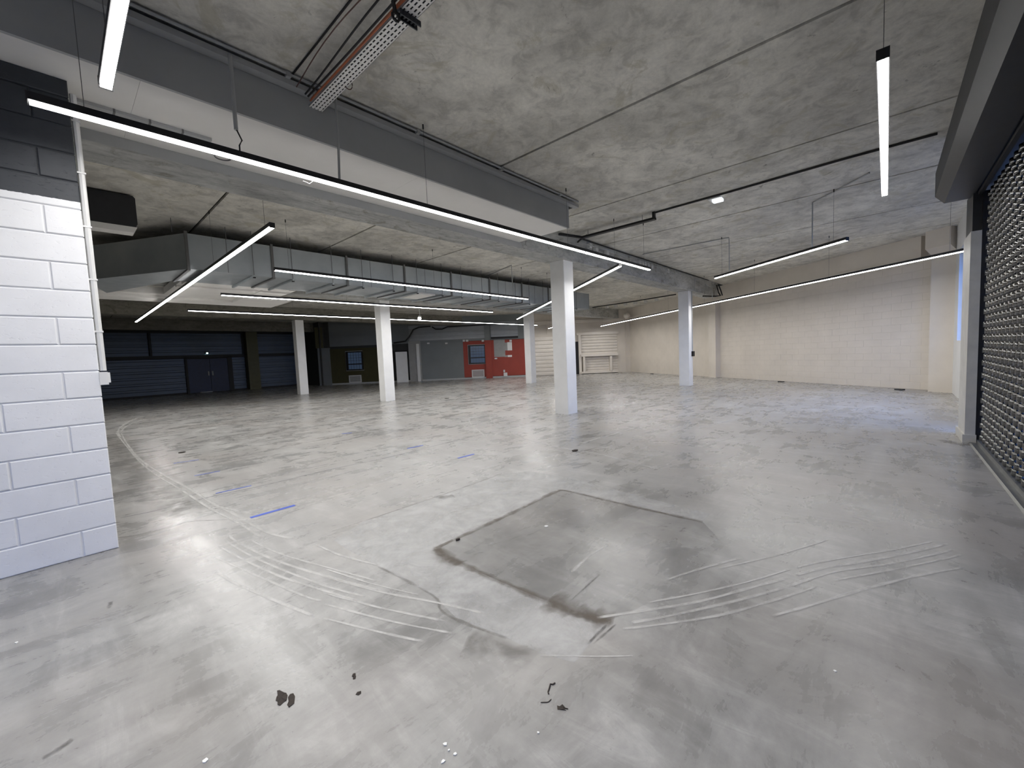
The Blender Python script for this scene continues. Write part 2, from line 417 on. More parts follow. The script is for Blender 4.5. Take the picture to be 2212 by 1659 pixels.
# ------------------------------------------------------------------ ceiling of precast slabs between beams
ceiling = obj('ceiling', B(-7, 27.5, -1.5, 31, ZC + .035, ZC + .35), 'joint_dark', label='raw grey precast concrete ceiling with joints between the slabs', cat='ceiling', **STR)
BY = [(5.32, 5.84), (12.82, 13.34), (20.32, 20.84), (27.6, 28.1)]
edges = [-7.0, -5.57, -3.07, -.57, 1.96, 4.41, 6.93, 9.40, 11.90, 14.38, 16.88, 19.38, 21.88, 24.38, 27.4]
ys = [-1.5] + [v for b in BY for v in b] + [31.0]
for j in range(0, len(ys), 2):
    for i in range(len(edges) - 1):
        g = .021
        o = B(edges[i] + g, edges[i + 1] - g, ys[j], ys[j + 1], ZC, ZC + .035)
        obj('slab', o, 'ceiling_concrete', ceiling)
BZ = 3.48
beam_x1 = [18.9, 24.5, 19.0, 13.0]
bl = ['raw concrete beam resting on the nearest two white columns', 'concrete beam over the second row of white columns behind the air duct', 'dark concrete beam over the farthest white column', 'dark beam close to the dark far wall']
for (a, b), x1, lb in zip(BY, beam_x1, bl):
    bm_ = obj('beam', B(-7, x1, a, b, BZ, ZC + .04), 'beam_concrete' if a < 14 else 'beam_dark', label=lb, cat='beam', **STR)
    if a < 6:
        obj('painted_band', B(-7, 6.28, a - .006, a, BZ + .002, 3.58), 'soffit_grey', bm_, label='grey painted strip along the lower edge of the beam')
# columns
CW = .38
for X, Y, lb in ((7.97, 5.57, 'nearest white square column standing in the middle of the hall'), (15.89, 5.60, 'white column in front of the beige right wall with a black socket'),
                 (7.80, 13.08, 'white column left of the middle in front of the dark green wall'), (7.80, 20.55, 'farthest white column in front of the dark siding'),
                 (15.78, 13.08, 'white column in front of the red wall end')):
    c = CW / 2; b = .012
    mb = MB().prism([(X + i * (c - (b if k else 0)), Y + j * (c - (0 if k else b)), 0) for i, j, k in ((1, 1, 0), (1, 1, 1), (-1, 1, 1), (-1, 1, 0), (-1, -1, 0), (-1, -1, 1), (1, -1, 1), (1, -1, 0))], (0, 0, 0), (0, 0, BZ))
    o = obj('column', mb, 'column_paint', label=lb, cat='column', **STR)
    if X > 15 and Y < 6:
        obj('conduit', MB().tube([(X + .10, Y - c - .012, 1.25), (X + .10, Y - c - .012, 3.5)], .011), 'trunking_grey', o)
        obj('conduit', MB().tube([(X + .15, Y - c - .012, 1.25), (X + .15, Y - c - .012, 3.5)], .011), 'trunking_grey', o)
        obj('socket_box', B(X + .04, X + .19, Y - c - .07, Y - c, 1.08, 1.27), 'black_plastic', o, label='black socket box')
        obj('socket_box', B(X + .20, X + .24, Y - c - .05, Y - c, 1.10, 1.16), 'plastic_white', o)

# soffit over the block wall
sof = obj('soffit_core', B(-7, 6.20, 4.19, 5.315, 3.61, 3.94), 'soffit_white', label='boxed soffit with grey front and white underside along the beam', cat='soffit', **STR)
xs = [-7, -4.4, -1.9, .6, 3.1, 5.6, 6.22]
obj('front_board', B(-7, 6.23, 4.16, 4.19, 3.58, 3.95), 'soffit_grey', sof, label='grey painted front')
for i in range(len(xs) - 1): obj('under_board', B(xs[i] + .0008, xs[i + 1] - .0008, 4.19, 5.313, 3.581, 3.61), 'soffit_white', sof)
obj('end_board', B(6.20, 6.229, 4.19, 5.314, 3.582, 3.95), 'soffit_grey', sof)
bt0, bt1 = fl(157, 212, 3.58), fl(457, 299, 3.58)
bt = thing('batten', (bt0.x, bt0.y, 3.56), label='slim grey unlit batten fixed under the white soffit on the left', cat='batten')
obj('body', MB().bar((bt0.x, bt0.y, 3.567), (bt1.x, bt0.y, 3.567), .05, .025), 'trunking_grey', bt)
for k in (.25, .5, .75): obj('clip', MB().bar((bt0.x + (bt1.x - bt0.x) * k, bt0.y, 3.566), (bt0.x + (bt1.x - bt0.x) * k + .015, bt0.y, 3.566), .056, .03), 'wire', bt)
rc = fl(481, 339, 3.58)
obj('ceiling_ring', MB().tube([(rc.x + .07 * cos(k * PI / 10), rc.y + .07 * sin(k * PI / 10), 3.576) for k in range(21)], .006), 'wire', label='small dark ring on the soffit underside below the longest light', cat='ring')
tr = thing('cable_trunking', (-6, 4.1, 3.97), label='light grey cable trunking with a pipe along the top of the grey soffit', cat='trunking')
obj('channel', B(-6, 6.42, 4.07, 4.16, 3.952, 4.0), 'trunking_grey', tr)
obj('pipe', MB().tube([(-6, 4.045, 4.025), (6.36, 4.045, 4.025)], .013), 'trunking_grey', tr)
for i in range(9): obj('clip', B(-5.4 + i * 1.4, -5.36 + i * 1.4, 4.03, 4.075, 3.995, 4.04), 'trunking_grey', tr)
obj('arm', B(6.25, 6.36, 4.16, 4.4, 3.952, 3.965), 'dark_steel', tr)

# ------------------------------------------------------------------ left block wall
wl = obj('wall_left', B(-6.5, .222, 4.556, 4.744, 0, 3.60), 'block', label='rough painted block wall, white below and dark grey above', cat='wall', **STR)
CO = .2032
cache = {}
def block_mesh(w, h, t, key, mat):
    if key in cache: return cache[key]
    b = .006
    mb = MB(); n = 0
    ring = lambda y, e: [(e, y, e), (w - e, y, e), (w - e, y, h - e), (e, y, h - e)]
    v = ring(t, 0) + ring(b * .8, 0) + ring(0, b)
    mb.v = v
    for k in (0, 4):
        for i in range(4): j = (i + 1) % 4; mb.f.append((k + i, k + j, k + 4 + j, k + 4 + i))
    mb.f.append((8, 9, 10, 11)); mb.f.append((3, 2, 1, 0))
    cache[key] = mb.mesh('block', mat); return cache[key]
for r in range(18):
    z = r * CO; x = .23
    first = True
    h = min(CO, 3.585 - z) - .008
    if h < .03: break
    while x > -4.2:
        w = .20 if (r % 2 == 0 and first) else .505
        if r % 2 == 1 and first: w = .505
        first = False
        me = block_mesh(w - .008, h, .012, (round(w, 3), round(h, 3)), 'block')
        o = bpy.data.objects.new('block', me); col.objects.link(o); o.parent = wl
        o.location = (x - w + .004, 4.546 + random.uniform(-.0015, .0015), z + .002)
        x -= w
cd = thing('conduit', (.26, 4.58, 0), label='white vertical conduit with a socket box on the corner of the block wall', cat='conduit')
obj('pipe', MB().tube([(.25, 4.575, 1.42), (.25, 4.575, 3.5)], .02, 8), 'plastic_white', cd)
for z in (1.72, 2.12, 2.52, 2.92, 3.3): obj('clip', B(.223, .275, 4.555, 4.60, z, z + .012), 'plastic_white', cd)
sb = obj('socket_box', B(.223, .272, 4.535, 4.62, 1.31, 1.41), 'plastic_white', cd); obj('lid', B(.272, .285, 4.545, 4.61, 1.325, 1.405), 'plastic_white', sb)

# ------------------------------------------------------------------ right beige block wall
AZR = math.radians(36.0)
WR = Wall((17.6, 2.0), AZR, -1)
S0, S1 = -4.3, 12.86
wr = obj('wall_right', WR.box(S0, S1 + .25, 0, ZC, -.25, -.004), 'beige_paint', label='long beige painted block wall on the right', cat='wall', **STR)
bw, bh = .50, .2
me_b = None; cnt = 0; rest = MB()
ang = math.atan2(WR.u.y, WR.u.x)
cells = [(i, r) for i in range(35) for r in range(18)]
for i, r in cells:
    s0 = S0 + i * bw + (.25 if r % 2 else 0); s1 = min(s0 + bw - .008, S1)
    if s1 - s0 < .1: continue
    z0 = r * bh; z1 = min(z0 + bh - .008, 3.5)
    if cnt < 300 and s1 - s0 > bw - .02 and z1 - z0 > .19:
        if me_b is None:
            mb = MB(); e = .003
            L, H = bw - .008, bh - .008
            mb.v = [(0, 0, 0), (L, 0, 0), (L, 0, H), (0, 0, H), (e, .004, e), (L - e, .004, e), (L - e, .004, H - e), (e, .004, H - e)]
            mb.f = [(0, 1, 5, 4), (1, 2, 6, 5), (2, 3, 7, 6), (3, 0, 4, 7), (4, 5, 6, 7), (3, 2, 1, 0)]
            me_b = mb.mesh('block', 'beige_paint')
        o = bpy.data.objects.new('block', me_b); col.objects.link(o); o.parent = wr
        q = WR.at(s0, z0 + .001, -.004); o.location = q; o.rotation_euler = (0, 0, ang); cnt += 1
    else: WR.box(s0, s1, z0 + .001, z1, -.004, 0, rest)
obj('blockwork', rest, 'beige_paint', wr, kind='stuff')
obj('wall_beam', WR.box(S0 + .9, S1, 3.5, ZC, 0, .24), 'beige_paint', wr)
obj('ledge', WR.box(S0 + .9, S1, 3.44, 3.5, 0, .30), 'beige_door', wr)
# pilasters of that wall
def pil(s0, s1, d, top=3.44):
    obj('pilaster', WR.box(s0, s1, 0, top, 0, d), 'beige_paint', wr)
sP, _ = WR.sz(1541, 818, .2); pil(sP - .22, sP + .25, .24)
sC, _ = WR.sz(1352, 806, .2); pil(sC - .25, sC + .4, .30)
sE, _ = WR.sz(2020, 846, .25); pil(sE - .42, sE + .10, .34, 4.05)
obj('pilaster', WR.box(sE - 1.0, sE - .42, 0, 4.05, 0, .1), 'beige_paint', wr)
obj('haunch', MB().prism([WR.at(sE + .1, 4.05, 0), WR.at(sE + .1, 4.05, .55), WR.at(sE + .1, 3.62, .55), WR.at(sE + .1, 3.42, .25), WR.at(sE + .1, 3.42, 0)], (0, 0, 0), WR.u * -.52), 'beige_paint', wr)
tag(obj('floor_bracket', WR.box(WR.sz(1702, 826)[0] - .1, WR.sz(1702, 826)[0] + .1, 0, .03, .25, .35), 'anthracite'), 'small dark floor plate near the foot of the beige wall centre', 'bracket')
tag(obj('floor_bracket', WR.box(WR.sz(1968, 842)[0] - .1, WR.sz(1968, 842)[0] + .1, 0, .03, .35, .45), 'anthracite'), 'small dark floor plate beside the right corner pilaster', 'bracket')
tag(obj('floor_bracket', WR.box(WR.sz(1422, 811)[0] - .1, WR.sz(1422, 811)[0] + .1, 0, .03, .35, .45), 'anthracite'), 'small dark floor plate between the columns by the beige wall', 'bracket')

# ------------------------------------------------------------------ diagonal back wall
AZD = math.radians(-43.0)
Cn = WR.at(S1, 0)
WD = Wall((Cn.x, Cn.y), AZD, -1)
def dpx(px, py=800, d=0): return WD.sz(px, py, d)[0]
sGreenL = dpx(716, 830)
wd = obj('wall_back', WD.box(-.3, sGreenL + .6, 0, ZC, -.3, -.02), 'dark_wall', label='diagonal back wall with coloured sections, doors and windows', cat='wall', **STR)
def wpx(name, x0, y0, x1, y1, d0, d1, mat, parent=wd, **kw): return obj(name, WD.px(x0, y0, x1, y1, d0, d1), mat, parent, **kw)
def lin(ax, ay, bx, by, x): return ay + (by - ay) * (x - ax) / (bx - ax)
# wall finishes
s = dpx
H_RED = WD.sz(1060, 735)[1]
obj('wall_panel', WD.box(s(1004), s(912), 0, WD.sz(955, 739)[1], -.02, .02), 'grey_wall', wd, label='plain grey wall section')
obj('wall_panel', WD.box(s(1140), s(1003), .12, H_RED, -.02, .03), 'red_wall', wd, label='brick red painted section')
obj('wall_panel', WD.box(s(846), s(716), .06, WD.sz(770, 752)[1], -.02, .02), 'green_wall', wd, label='dark olive green section')
obj('wall_panel', WD.box(s(1200), s(716), WD.sz(1000, 737)[1], ZC, -.02, -.005), 'grey_wall', wd)
base = obj('baseboard_back', WD.box(s(1140), s(716), 0, .1, -.02, .045), 'trunking_grey', **STR)
# corrugated siding above
def siding(name, W, t0, t1, z0, z1, d, pitch, mat, parent, amp=.02):
    n = max(2, int(abs(z1 - z0) / pitch)); mb = MB(); pr = []
    for i in range(n):
        z = z0 + (z1 - z0) * i / n; h = (z1 - z0) / n
        pr += [(z, d), (z + h * .55, d), (z + h * .65, d + amp), (z + h * .92, d + amp)]
    pr.append((z1, d))
    for zz, dd in pr: mb.v += [tuple(W.at(t0, zz, dd)), tuple(W.at(t1, zz, dd))]
    for i in range(len(pr) - 1): mb.f.append((2 * i, 2 * i + 1, 2 * i + 3, 2 * i + 2))
    return obj(name, mb, mat, parent)
zt = WD.sz(950, 700)[1]
siding('metal_siding', WD, s(1050), s(888), WD.sz(960, 734)[1], zt, .02, .22, 'siding', wd)
siding('metal_siding', WD, s(1122), s(1064), WD.sz(1090, 727)[1], zt, .02, .22, 'siding', wd)
obj('steel_post', WD.box(s(1062), s(1050), H_RED, zt, 0, .12), 'grey_wall', wd)
obj('red_pilaster', WD.box(s(1064), s(1050), 0, H_RED, .03, .18), 'red_wall', wd)
obj('raw_patch', WD.px(1067, 734, 1091, 771, .03, .036), 'raw_board', wd, label='unpainted grey patch')
obj('raw_patch', WD.px(1090, 740, 1101, 757, .03, .037), 'raw_board', wd)
obj('raw_patch', WD.px(1090, 767.5, 1098, 771, .03, .037), 'raw_board', wd)
obj('white_sheet', WD.px(1096, 739, 1106, 757, .03, .045), 'paper', wd)
obj('white_sheet', WD.px(1097, 767, 1106, 771, .03, .045), 'paper', wd)
obj('socket_box', WD.px(1087.5, 799, 1091, 804, .03, .10), 'plastic_white', wd)
obj('socket_box', WD.px(1088, 805, 1096, 813, .03, .10), 'plastic_white', wd)
obj('socket_box', WD.px(1068.5, 773, 1074, 776, .03, .08), 'plastic_white', wd)
obj('steel_rail', WD.box(s(1122), s(1064), WD.sz(1090, 731)[1], WD.sz(1090, 727)[1], 0, .12), 'dark_steel', wd)
for x in (925, 964, 1002, 1009, 1043, 1052, 1103): obj('junction_box', WD.px(x - 2.5, 734 if x > 1000 else 740, x + 2.5, 738 if x > 1000 else 743, .02, .1), 'plastic_white', wd)
# windows; the lit shutter outside is put into faintly glowing panes
def window(n, x0, y0, x1, y1, lb):
    t1, z1 = WD.sz(x0, y0); t0, z0 = WD.sz(x1, y1); w = thing('window_%d' % n, WD.at((t0 + t1) / 2, z0), label=lb, cat='window', kind='structure')
    fr = .07
    obj('window_frame', WD.box(t0, t1, z0, z0 + fr, .02, .10), 'black_metal', w); obj('window_frame', WD.box(t0, t1, z1 - fr, z1, .02, .10), 'black_metal', w)
    obj('window_frame', WD.box(t0, t0 + fr, z0 + fr, z1 - fr, .02, .10), 'black_metal', w); obj('window_frame', WD.box(t1 - fr * 2, t1, z0 + fr, z1 - fr, .02, .10), 'black_metal', w)
    zm = z0 + (z1 - z0) * .30
    obj('window_frame', WD.box(t0, t1, zm, zm + fr, .02, .09), 'black_metal', w)
    for zz in ((z0 + fr, zm), (zm + fr, z1 - fr)):
        p = obj('pane', WD.box(t0 + fr, t1 - fr * 2, zz[0], zz[1], .035, .045), 'window_blue', w)
        for k in (1, 2, 3):
            z = zz[0] + (zz[1] - zz[0]) * k / 4
            if zz[1] - zz[0] > .4: obj('glazing_bar', WD.box(t0 + fr, t1 - fr * 2, z, z + .018, .045, .055), 'anthracite', p)
        for k in range(1, 5):
            t = t0 + fr + (t1 - t0 - 3 * fr) * k / 5
            obj('glazing_bar', WD.box(t, t + .015, zz[0], zz[1], .045, .053), 'anthracite', p)
    e = .03
    obj('trim', WD.box(t0 - e, t1 + e, z0 - e, z0, .02, .06), 'trunking_grey', w); obj('trim', WD.box(t1, t1 + e, z0, z1, .02, .06), 'trunking_grey', w); obj('trim', WD.box(t0, t1 + e, z1, z1 + e, .02, .06), 'trunking_grey', w)
k = NT('window_blue')
k.set((.05, .07, .10), .15, 0, .6); k.b.inputs['Emission Color'].default_value = (.35, .55, .95, 1); k.b.inputs['Emission Strength'].default_value = .018
MATS['window_blue'] = k.m
window(1, 1011, 746, 1050, 785, 'black framed window in the red wall')
window(2, 747, 760, 786, 799, 'black framed window in the dark green wall')
def vent(x0, y0, x1, y1, lb):
    t1, z1 = WD.sz(x0, y0); t0, z0 = WD.sz(x1, y1); v = thing('wall_vent', WD.at((t0 + t1) / 2, z0), label=lb, cat='vent'); f = .06
    obj('frame', WD.box(t0, t1, z0, z0 + f, .02, .06), 'plastic_white', v); obj('frame', WD.box(t0, t1, z1 - f, z1, .02, .06), 'plastic_white', v)
    obj('frame', WD.box(t0, t0 + f, z0, z1, .02, .06), 'plastic_white', v); obj('frame', WD.box(t1 - f, t1, z0, z1, .02, .06), 'plastic_white', v)
    n = 7
    for i in range(n):
        z = z0 + f + (z1 - z0 - 2 * f) * i / n
        obj('slat', WD.box(t0 + f, t1 - f, z, z + (z1 - z0 - 2 * f) / n * .75, .022, .045), 'trunking_grey', v)
vent(1019, 799, 1047, 815, 'white framed louvre vent low in the red wall')
vent(754, 811, 782, 826, 'pale framed louvre vent low in the dark green wall')
# white pilaster pair and open door beside the green wall
obj('pilaster', WD.box(s(912), s(886), 0, WD.sz(900, 737)[1], 0, .12), 'raw_board', wd)
obj('pilaster', WD.box(s(909), s(903), 0, WD.sz(900, 743)[1], .12, .17), 'white_paint', wd)
dr = thing('door_1', WD.at(s(872), 0), label='open white door leaf beside the dark doorway', cat='door', kind='structure')
dt = s(860, 830); hz = WD.sz(870, 760)[1]
a_, b_ = WD.at(s(882), 0, .10), WD.at(s(860), 0, .42)
obj('door_leaf', MB().prism([a_, b_, b_ + Vector((.03, .03, 0)), a_ + Vector((.03, .03, 0))], (0, 0, 0), (0, 0, hz)), 'white_paint', dr)
obj('door_handle', MB().tube([b_ + Vector((-.03, -.06, 1.0)), b_ + Vector((-.08, -.09, 1.0))], .015), 'black_metal', dr)
obj('doorway', WD.box(s(884), s(845), 0, hz + .1, -.02, .01), 'dark_steel', dr)  # flat black panel, the shade inside the doorway is put into its colour
obj('door_frame', WD.box(s(847), s(843), 0, hz + .15, 0, .06), 'olive_paint', dr)
# roller doors at the right end
def rollerdoor(n, x0, x1, ytop, ybot, lb, mat='beige_door', slat=.25, d=.04):
    t0, t1 = s(x1), s(x0); xm = (x0 + x1) / 2; z1 = WD.sz(xm, ytop)[1]; z0 = max(.02, WD.sz(xm, ybot)[1])
    r = thing('door_%d' % n, WD.at((t0 + t1) / 2, z0), label=lb, cat='door', kind='structure')
    k = max(2, round((z1 - z0) / slat))
    for i in range(k):
        a = z0 + (z1 - z0) * i / k; b = z0 + (z1 - z0) * (i + 1) / k
        mb = MB().prism([WD.at(t0, a + .006, .0), WD.at(t0, a + .012, d), WD.at(t0, (a + b) / 2, d + .012), WD.at(t0, b - .012, d), WD.at(t0, b - .006, 0)], (0, 0, 0), WD.u * (t1 - t0))
        obj('slat', mb, mat, r)
    return r, t0, t1, z0, z1
obj('wall_panel', WD.box(-.1, s(1140), 0, ZC, -.02, -.004), 'beige_paint', wd, label='beige painted end section')
rollerdoor(2, 1141, 1244, 727, 818, 'closed beige slatted roller door behind the nearest column')
r3, t0, t1, z0, z1 = rollerdoor(3, 1257, 1334, 722, 766, 'beige roller door half open above the loading dock board', slat=.2)
obj('bottom_rail', WD.px(1255, 764, 1335, 769, 0, .30), 'beige_door', r3)
for x in (1262, 1320): obj('dock_post', WD.px(x - 2, 769, x + 2.5, 803, 0, .28), 'beige_door', r3)
zb0, zb1 = WD.sz(1300, 803)[1], WD.sz(1300, 770)[1]
for i in range(6):
    a = zb0 + (zb1 - zb0) * i / 6; b = zb0 + (zb1 - zb0) * (i + 1) / 6
    obj('board', WD.box(t0, t1, a + .012, b - .012, 0, .03), 'beige_door', r3)
obj('bottom_rail', WD.px(1256, 801.5, 1336, 805.5, 0, .28), 'beige_door', r3)
obj('threshold', WD.box(t0, t1, 0, max(.06, WD.sz(1300, 805.5)[1]), 0, .06), 'dark_steel', r3)
obj('door_frame', WD.px(1250.5, 724, 1256, 809, 0, .16), 'beige_door', r3)
obj('door_frame', WD.px(1245, 717, 1336, 722.5, 0, .18), 'beige_door', r3)
d4 = thing('door_4', WD.at(s(1248), 0), label='narrow black doorway beside the half open roller door', cat='door', kind='structure')
obj('opening', WD.px(1243, 738, 1250.5, 810, 0, .03), 'dark_steel', d4)  # black sheet painted as the dark beyond, the wall has no hole here
obj('head_beam', WD.box(-.1, s(1143), WD.sz(1290, 697)[1], WD.sz(1290, 690)[1], 0, .3), 'beige_paint', wd)
obj('steel_post', WD.px(1181, 697, 1184, 721, 0, .1), 'beige_paint', wd)
obj('head_beam', WD.box(-.1, s(1143), WD.sz(1290, 690)[1], ZC, 0, .2), 'beige_paint', wd)
# return to the dark far wall
YF = 29.6
ret = WD.at(sGreenL + .55, 0)
obj('wall_return', B(ret.x - .1, ret.x + .2, ret.y - .2, YF, 0, ZC), 'dark_wall', label='dark return wall beside the olive green wall', cat='wall', **STR)
obj('pilaster', WD.box(s(716), s(691), 0, WD.sz(700, 752)[1], -.02, .15), 'grey_wall', wd)
obj('pilaster', WD.box(s(703), s(688), WD.sz(700, 752)[1], WD.sz(700, 707)[1], -.02, .15), 'olive_paint', wd)

# ------------------------------------------------------------------ dark far wall
WF = Wall((-7, YF), math.radians(90), 1)
if WF.n.y > 0: WF.n = -WF.n
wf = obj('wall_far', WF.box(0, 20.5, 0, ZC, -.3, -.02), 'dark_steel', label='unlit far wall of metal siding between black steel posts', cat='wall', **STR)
f = lambda px, py=800: WF.sz(px, py)[0]
zr0, zr1 = WF.sz(300, 777)[1], WF.sz(300, 770)[1]; zt_ = WF.sz(300, 719)[1]
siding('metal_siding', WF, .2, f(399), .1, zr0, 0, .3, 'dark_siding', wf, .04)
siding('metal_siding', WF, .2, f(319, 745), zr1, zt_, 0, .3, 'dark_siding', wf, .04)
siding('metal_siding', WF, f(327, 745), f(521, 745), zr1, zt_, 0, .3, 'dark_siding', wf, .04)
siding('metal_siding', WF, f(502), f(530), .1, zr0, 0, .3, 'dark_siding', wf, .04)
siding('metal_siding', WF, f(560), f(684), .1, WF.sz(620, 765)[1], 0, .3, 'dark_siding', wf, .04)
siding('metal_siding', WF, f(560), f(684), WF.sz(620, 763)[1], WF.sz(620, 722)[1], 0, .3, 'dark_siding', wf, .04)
obj('steel_post', WF.box(f(321, 745), f(326, 745), zr1, zt_, 0, .15), 'dark_steel', wf)
obj('steel_rail', WF.box(0, f(690), zr0, zr1, 0, .12), 'dark_steel', wf)
obj('pilaster', WF.box(f(532), f(556), 0, 3.9, 0, .5), 'olive_paint', wf)
dd = thing('door_5', WF.at(f(450), 0), label='dark blue double door in the unlit far wall', cat='door', kind='structure')
tm = (f(404) + f(500)) / 2; zd = WF.sz(450, 775)[1]
for a, b in ((f(405), tm - .01), (tm + .01, f(492))):
    lf = obj('door_leaf', WF.box(a, b, .04, zd, 0, .08), 'blue_door', dd)
    obj('door_handle', WF.box(b - .12 if a < tm - .5 else a + .06, b - .06 if a < tm - .5 else a + .12, 1.0, 1.25, .08, .13), 'wire', lf)
obj('door_frame', WF.box(f(400), f(405), 0, zd + .1, 0, .12), 'dark_steel', dd); obj('door_frame', WF.box(f(492), f(502), 0, zd + .1, 0, .12), 'dark_steel', dd)
obj('kick_plate', WF.box(f(428), f(455), .02, .07, .08, .1), 'wire', dd)
ex = thing('exit_light', WF.at(f(447), WF.sz(447, 762)[1], .1), label='tiny glowing exit light above the dark blue double door', cat='light')
obj('case', WF.px(443.5, 758, 451.5, 763.5, 0, .14), 'anthracite', ex); obj('glow', WF.px(446, 761.6, 449.5, 764, .10, .15), 'exit_light', ex)
obj('wall_side', B(-6.9, -6.6, 4.5, 29.6, 0, ZC), 'dark_wall', label='side wall hidden behind the block wall', cat='wall', **STR)

# ------------------------------------------------------------------ entrance side: facade, opening behind the camera
obj('wall_front', B(8.75, 9.3, -1.5, -1.2, 0, ZC), 'white_paint', label='short facade pier behind the roller grille post', cat='wall', **STR)
obj('wall_front_lintel', B(9.3, 16.0, -1.5, -1.2, 3.4, ZC), 'white_paint', label='facade lintel over the hidden side window', cat='wall', **STR)
obj('wall_front_sill', B(9.3, 16.0, -1.5, -1.2, 0, 1.3), 'white_paint', label='facade sill below the hidden side window', cat='wall', **STR)
obj('wall_front_pier', B(14.2, 16.0, -1.5, -1.2, 1.3, 3.4), 'white_paint', label='facade pier between the hidden side window and the beige wall', cat='wall', **STR)
w3 = thing('window_3', (11.7, -1.35, .5), label='side window beyond the roller grille letting in blue daylight', cat='window', kind='structure')
for x in (9.3, 10.9, 12.5, 14.1): obj('window_frame', B(x, x + .08, -1.4, -1.32, 1.3, 3.4), 'anthracite', w3)
for z in (1.3, 3.33): obj('window_frame', B(9.38, 14.1, -1.4, -1.32, z, z + .07), 'anthracite', w3)
for x in (9.38, 10.98, 12.58): obj('pane', B(x, x + 1.52, -1.365, -1.355, 1.37, 3.33), 'glass', w3)
w4 = thing('window_4', (4, -1.15, 0), label='dark tinted shopfront glass behind the roller grille', cat='window', kind='structure')  # glass added to cut the sky light that comes through the grille
for i in range(6):
    x = -4.0 + i * 2.0
    obj('window_frame', B(x, x + .06, -1.2, -1.12, 0, 3.25), 'anthracite', w4); obj('pane', B(x + .06, x + 2.0, -1.165, -1.155, .06, 3.25), 'tinted', w4)
d6 = thing('door_6', (-5.1, 2.8, 0), label='tinted glass entrance behind the camera', cat='door', kind='structure')  # tinted panes added so only a little blue light enters from behind
for y in (1.0, 2.75, 4.45): obj('door_frame', B(-5.15, -5.05, y, y + .08, 0, 2.9), 'anthracite', d6)
for y in (1.08, 2.83): obj('pane', B(-5.105, -5.095, y, y + 1.62, 0, 2.9), 'tinted', d6)
obj('wall_entrance', B(-5.2, -5.0, -1.5, 1.0, 0, ZC), 'entrance_grey', label='entrance wall behind the camera', cat='wall', **STR)
obj('wall_entrance_head', B(-5.2, -5.0, 1.0, 4.556, 2.9, ZC), 'entrance_grey', label='wall above the entrance opening behind the camera', cat='wall', **STR)
obj('ground_outside', B(-60, 90, -60, -1.5, -.2, -.02), 'asphalt', label='dark asphalt outside the roller grille', cat='ground', **STR)
obj('ground_entrance', B(-60, -7, -1.5, 60, -.2, -.02), 'asphalt', label='asphalt outside the entrance', cat='ground', **STR)
obj('neighbour_building', B(32, 44, -45, -3.0, -.02, 7.2), 'outside_wall', label='dark building outside seen through the roller grille', cat='building', **STR)  # mass added so the lower view through the grille stays dark

# ------------------------------------------------------------------ roller grille on the right
rg = thing('roller_grille', (8.0, -.9, 0), label='grey metal roller grille of staggered curved links on the right', cat='roller shutter')
LP, LZ = .205, .080
def link_geo(mb, x, z):
    n = 6; w, h, dep, t = .086, .084, .046, .006
    rows = []
    for k in range(n + 1):
        a = PI * k / n; xx = x - cos(a) * w / 2; yy = sin(a) * dep
        xi = x - cos(a) * (w / 2 - t); yi = sin(a) * (dep - t)
        rows.append(((xx, yy), (xi, yi)))
    base = len(mb.v)
    for (o_, i_) in rows:
        mb.v += [(o_[0], o_[1], z - h / 2 + .010), (o_[0], o_[1], z + h / 2 - .010), (i_[0], i_[1], z + h / 2 - .006), (i_[0], i_[1], z - h / 2 + .006)]
    for k in range(n):
        b0 = base + 4 * k; b1 = b0 + 4
        for i in range(4): j = (i + 1) % 4; mb.f.append((b0 + i, b1 + i, b1 + j, b0 + j))
    mb.f += [(base, base + 1, base + 2, base + 3), (base + 4 * n + 3, base + 4 * n + 2, base + 4 * n + 1, base + 4 * n)]
GY = -.93
lm = MB(); link_geo(lm, 0, 0); lme = lm.mesh('link', 'steel_link', True)
allk = []
for r in range(39):
    z = .092 + r * LZ
    if z > 3.14: break
    for i in range(40):
        x = 7.86 - i * LP - (LP / 2 if r % 2 else 0)
        if x > .2: allk.append((x, z))
vis = sorted([k for k in allk if k[0] > 5.35], key=lambda k: k[0])
big = set(vis[:300]); stuff = MB()
for (x, z) in allk:
    if (x, z) in big:
        o = bpy.data.objects.new('link', lme); col.objects.link(o); o.parent = rg; o.location = (x - 8.0, GY + .9, z)
    else:
        n0 = len(stuff.v); stuff.v += [(v[0] + x, v[1] + GY, v[2] + z) for v in lm.v]; stuff.f += [tuple(n0 + i for i in q) for q in lm.f]
obj('links', stuff, 'steel_link', rg, True, kind='stuff')
rods = MB()
for r in range(40):
    z = .052 + r * LZ
    if z < 3.2: rods.bar((.15, GY + .012, z), (7.96, GY + .012, z), .012, .012)
obj('rods', rods, 'anthracite', rg, kind='stuff')
obj('bottom_bar', B(.15, 7.95, GY - .02, GY + .055, .008, .05), 'steel_sill', rg)
obj('sill_angle', MB().prism([(.1, -.80, 0), (.1, -.80, .004), (.1, -.815, .018), (.1, -.87, .006), (.1, -.875, .03), (.1, -.885, .03), (.1, -.885, 0)], (0, 0, 0), (7.88, 0, 0)), 'steel_sill', rg)
post = obj('guide_post', MB().prism([(7.95, -.765, .0), (8.62, -.765, 0), (8.62, -.86, 0), (7.95, -.86, 0)], (0, 0, 0), (0, 0, 2.72)), 'post_paint', rg, label='off-white guide post')
obj('base_plate', B(7.93, 8.68, -.868, -.745, 0, .11), 'post_paint', post)
obj('guide_rail', B(7.96, 8.06, -1.0, -.862, 0, 3.2), 'black_metal', rg)
obj('upper_post', B(8.0, 8.58, -.86, -.78, 2.72, 3.25), 'anthracite', rg)
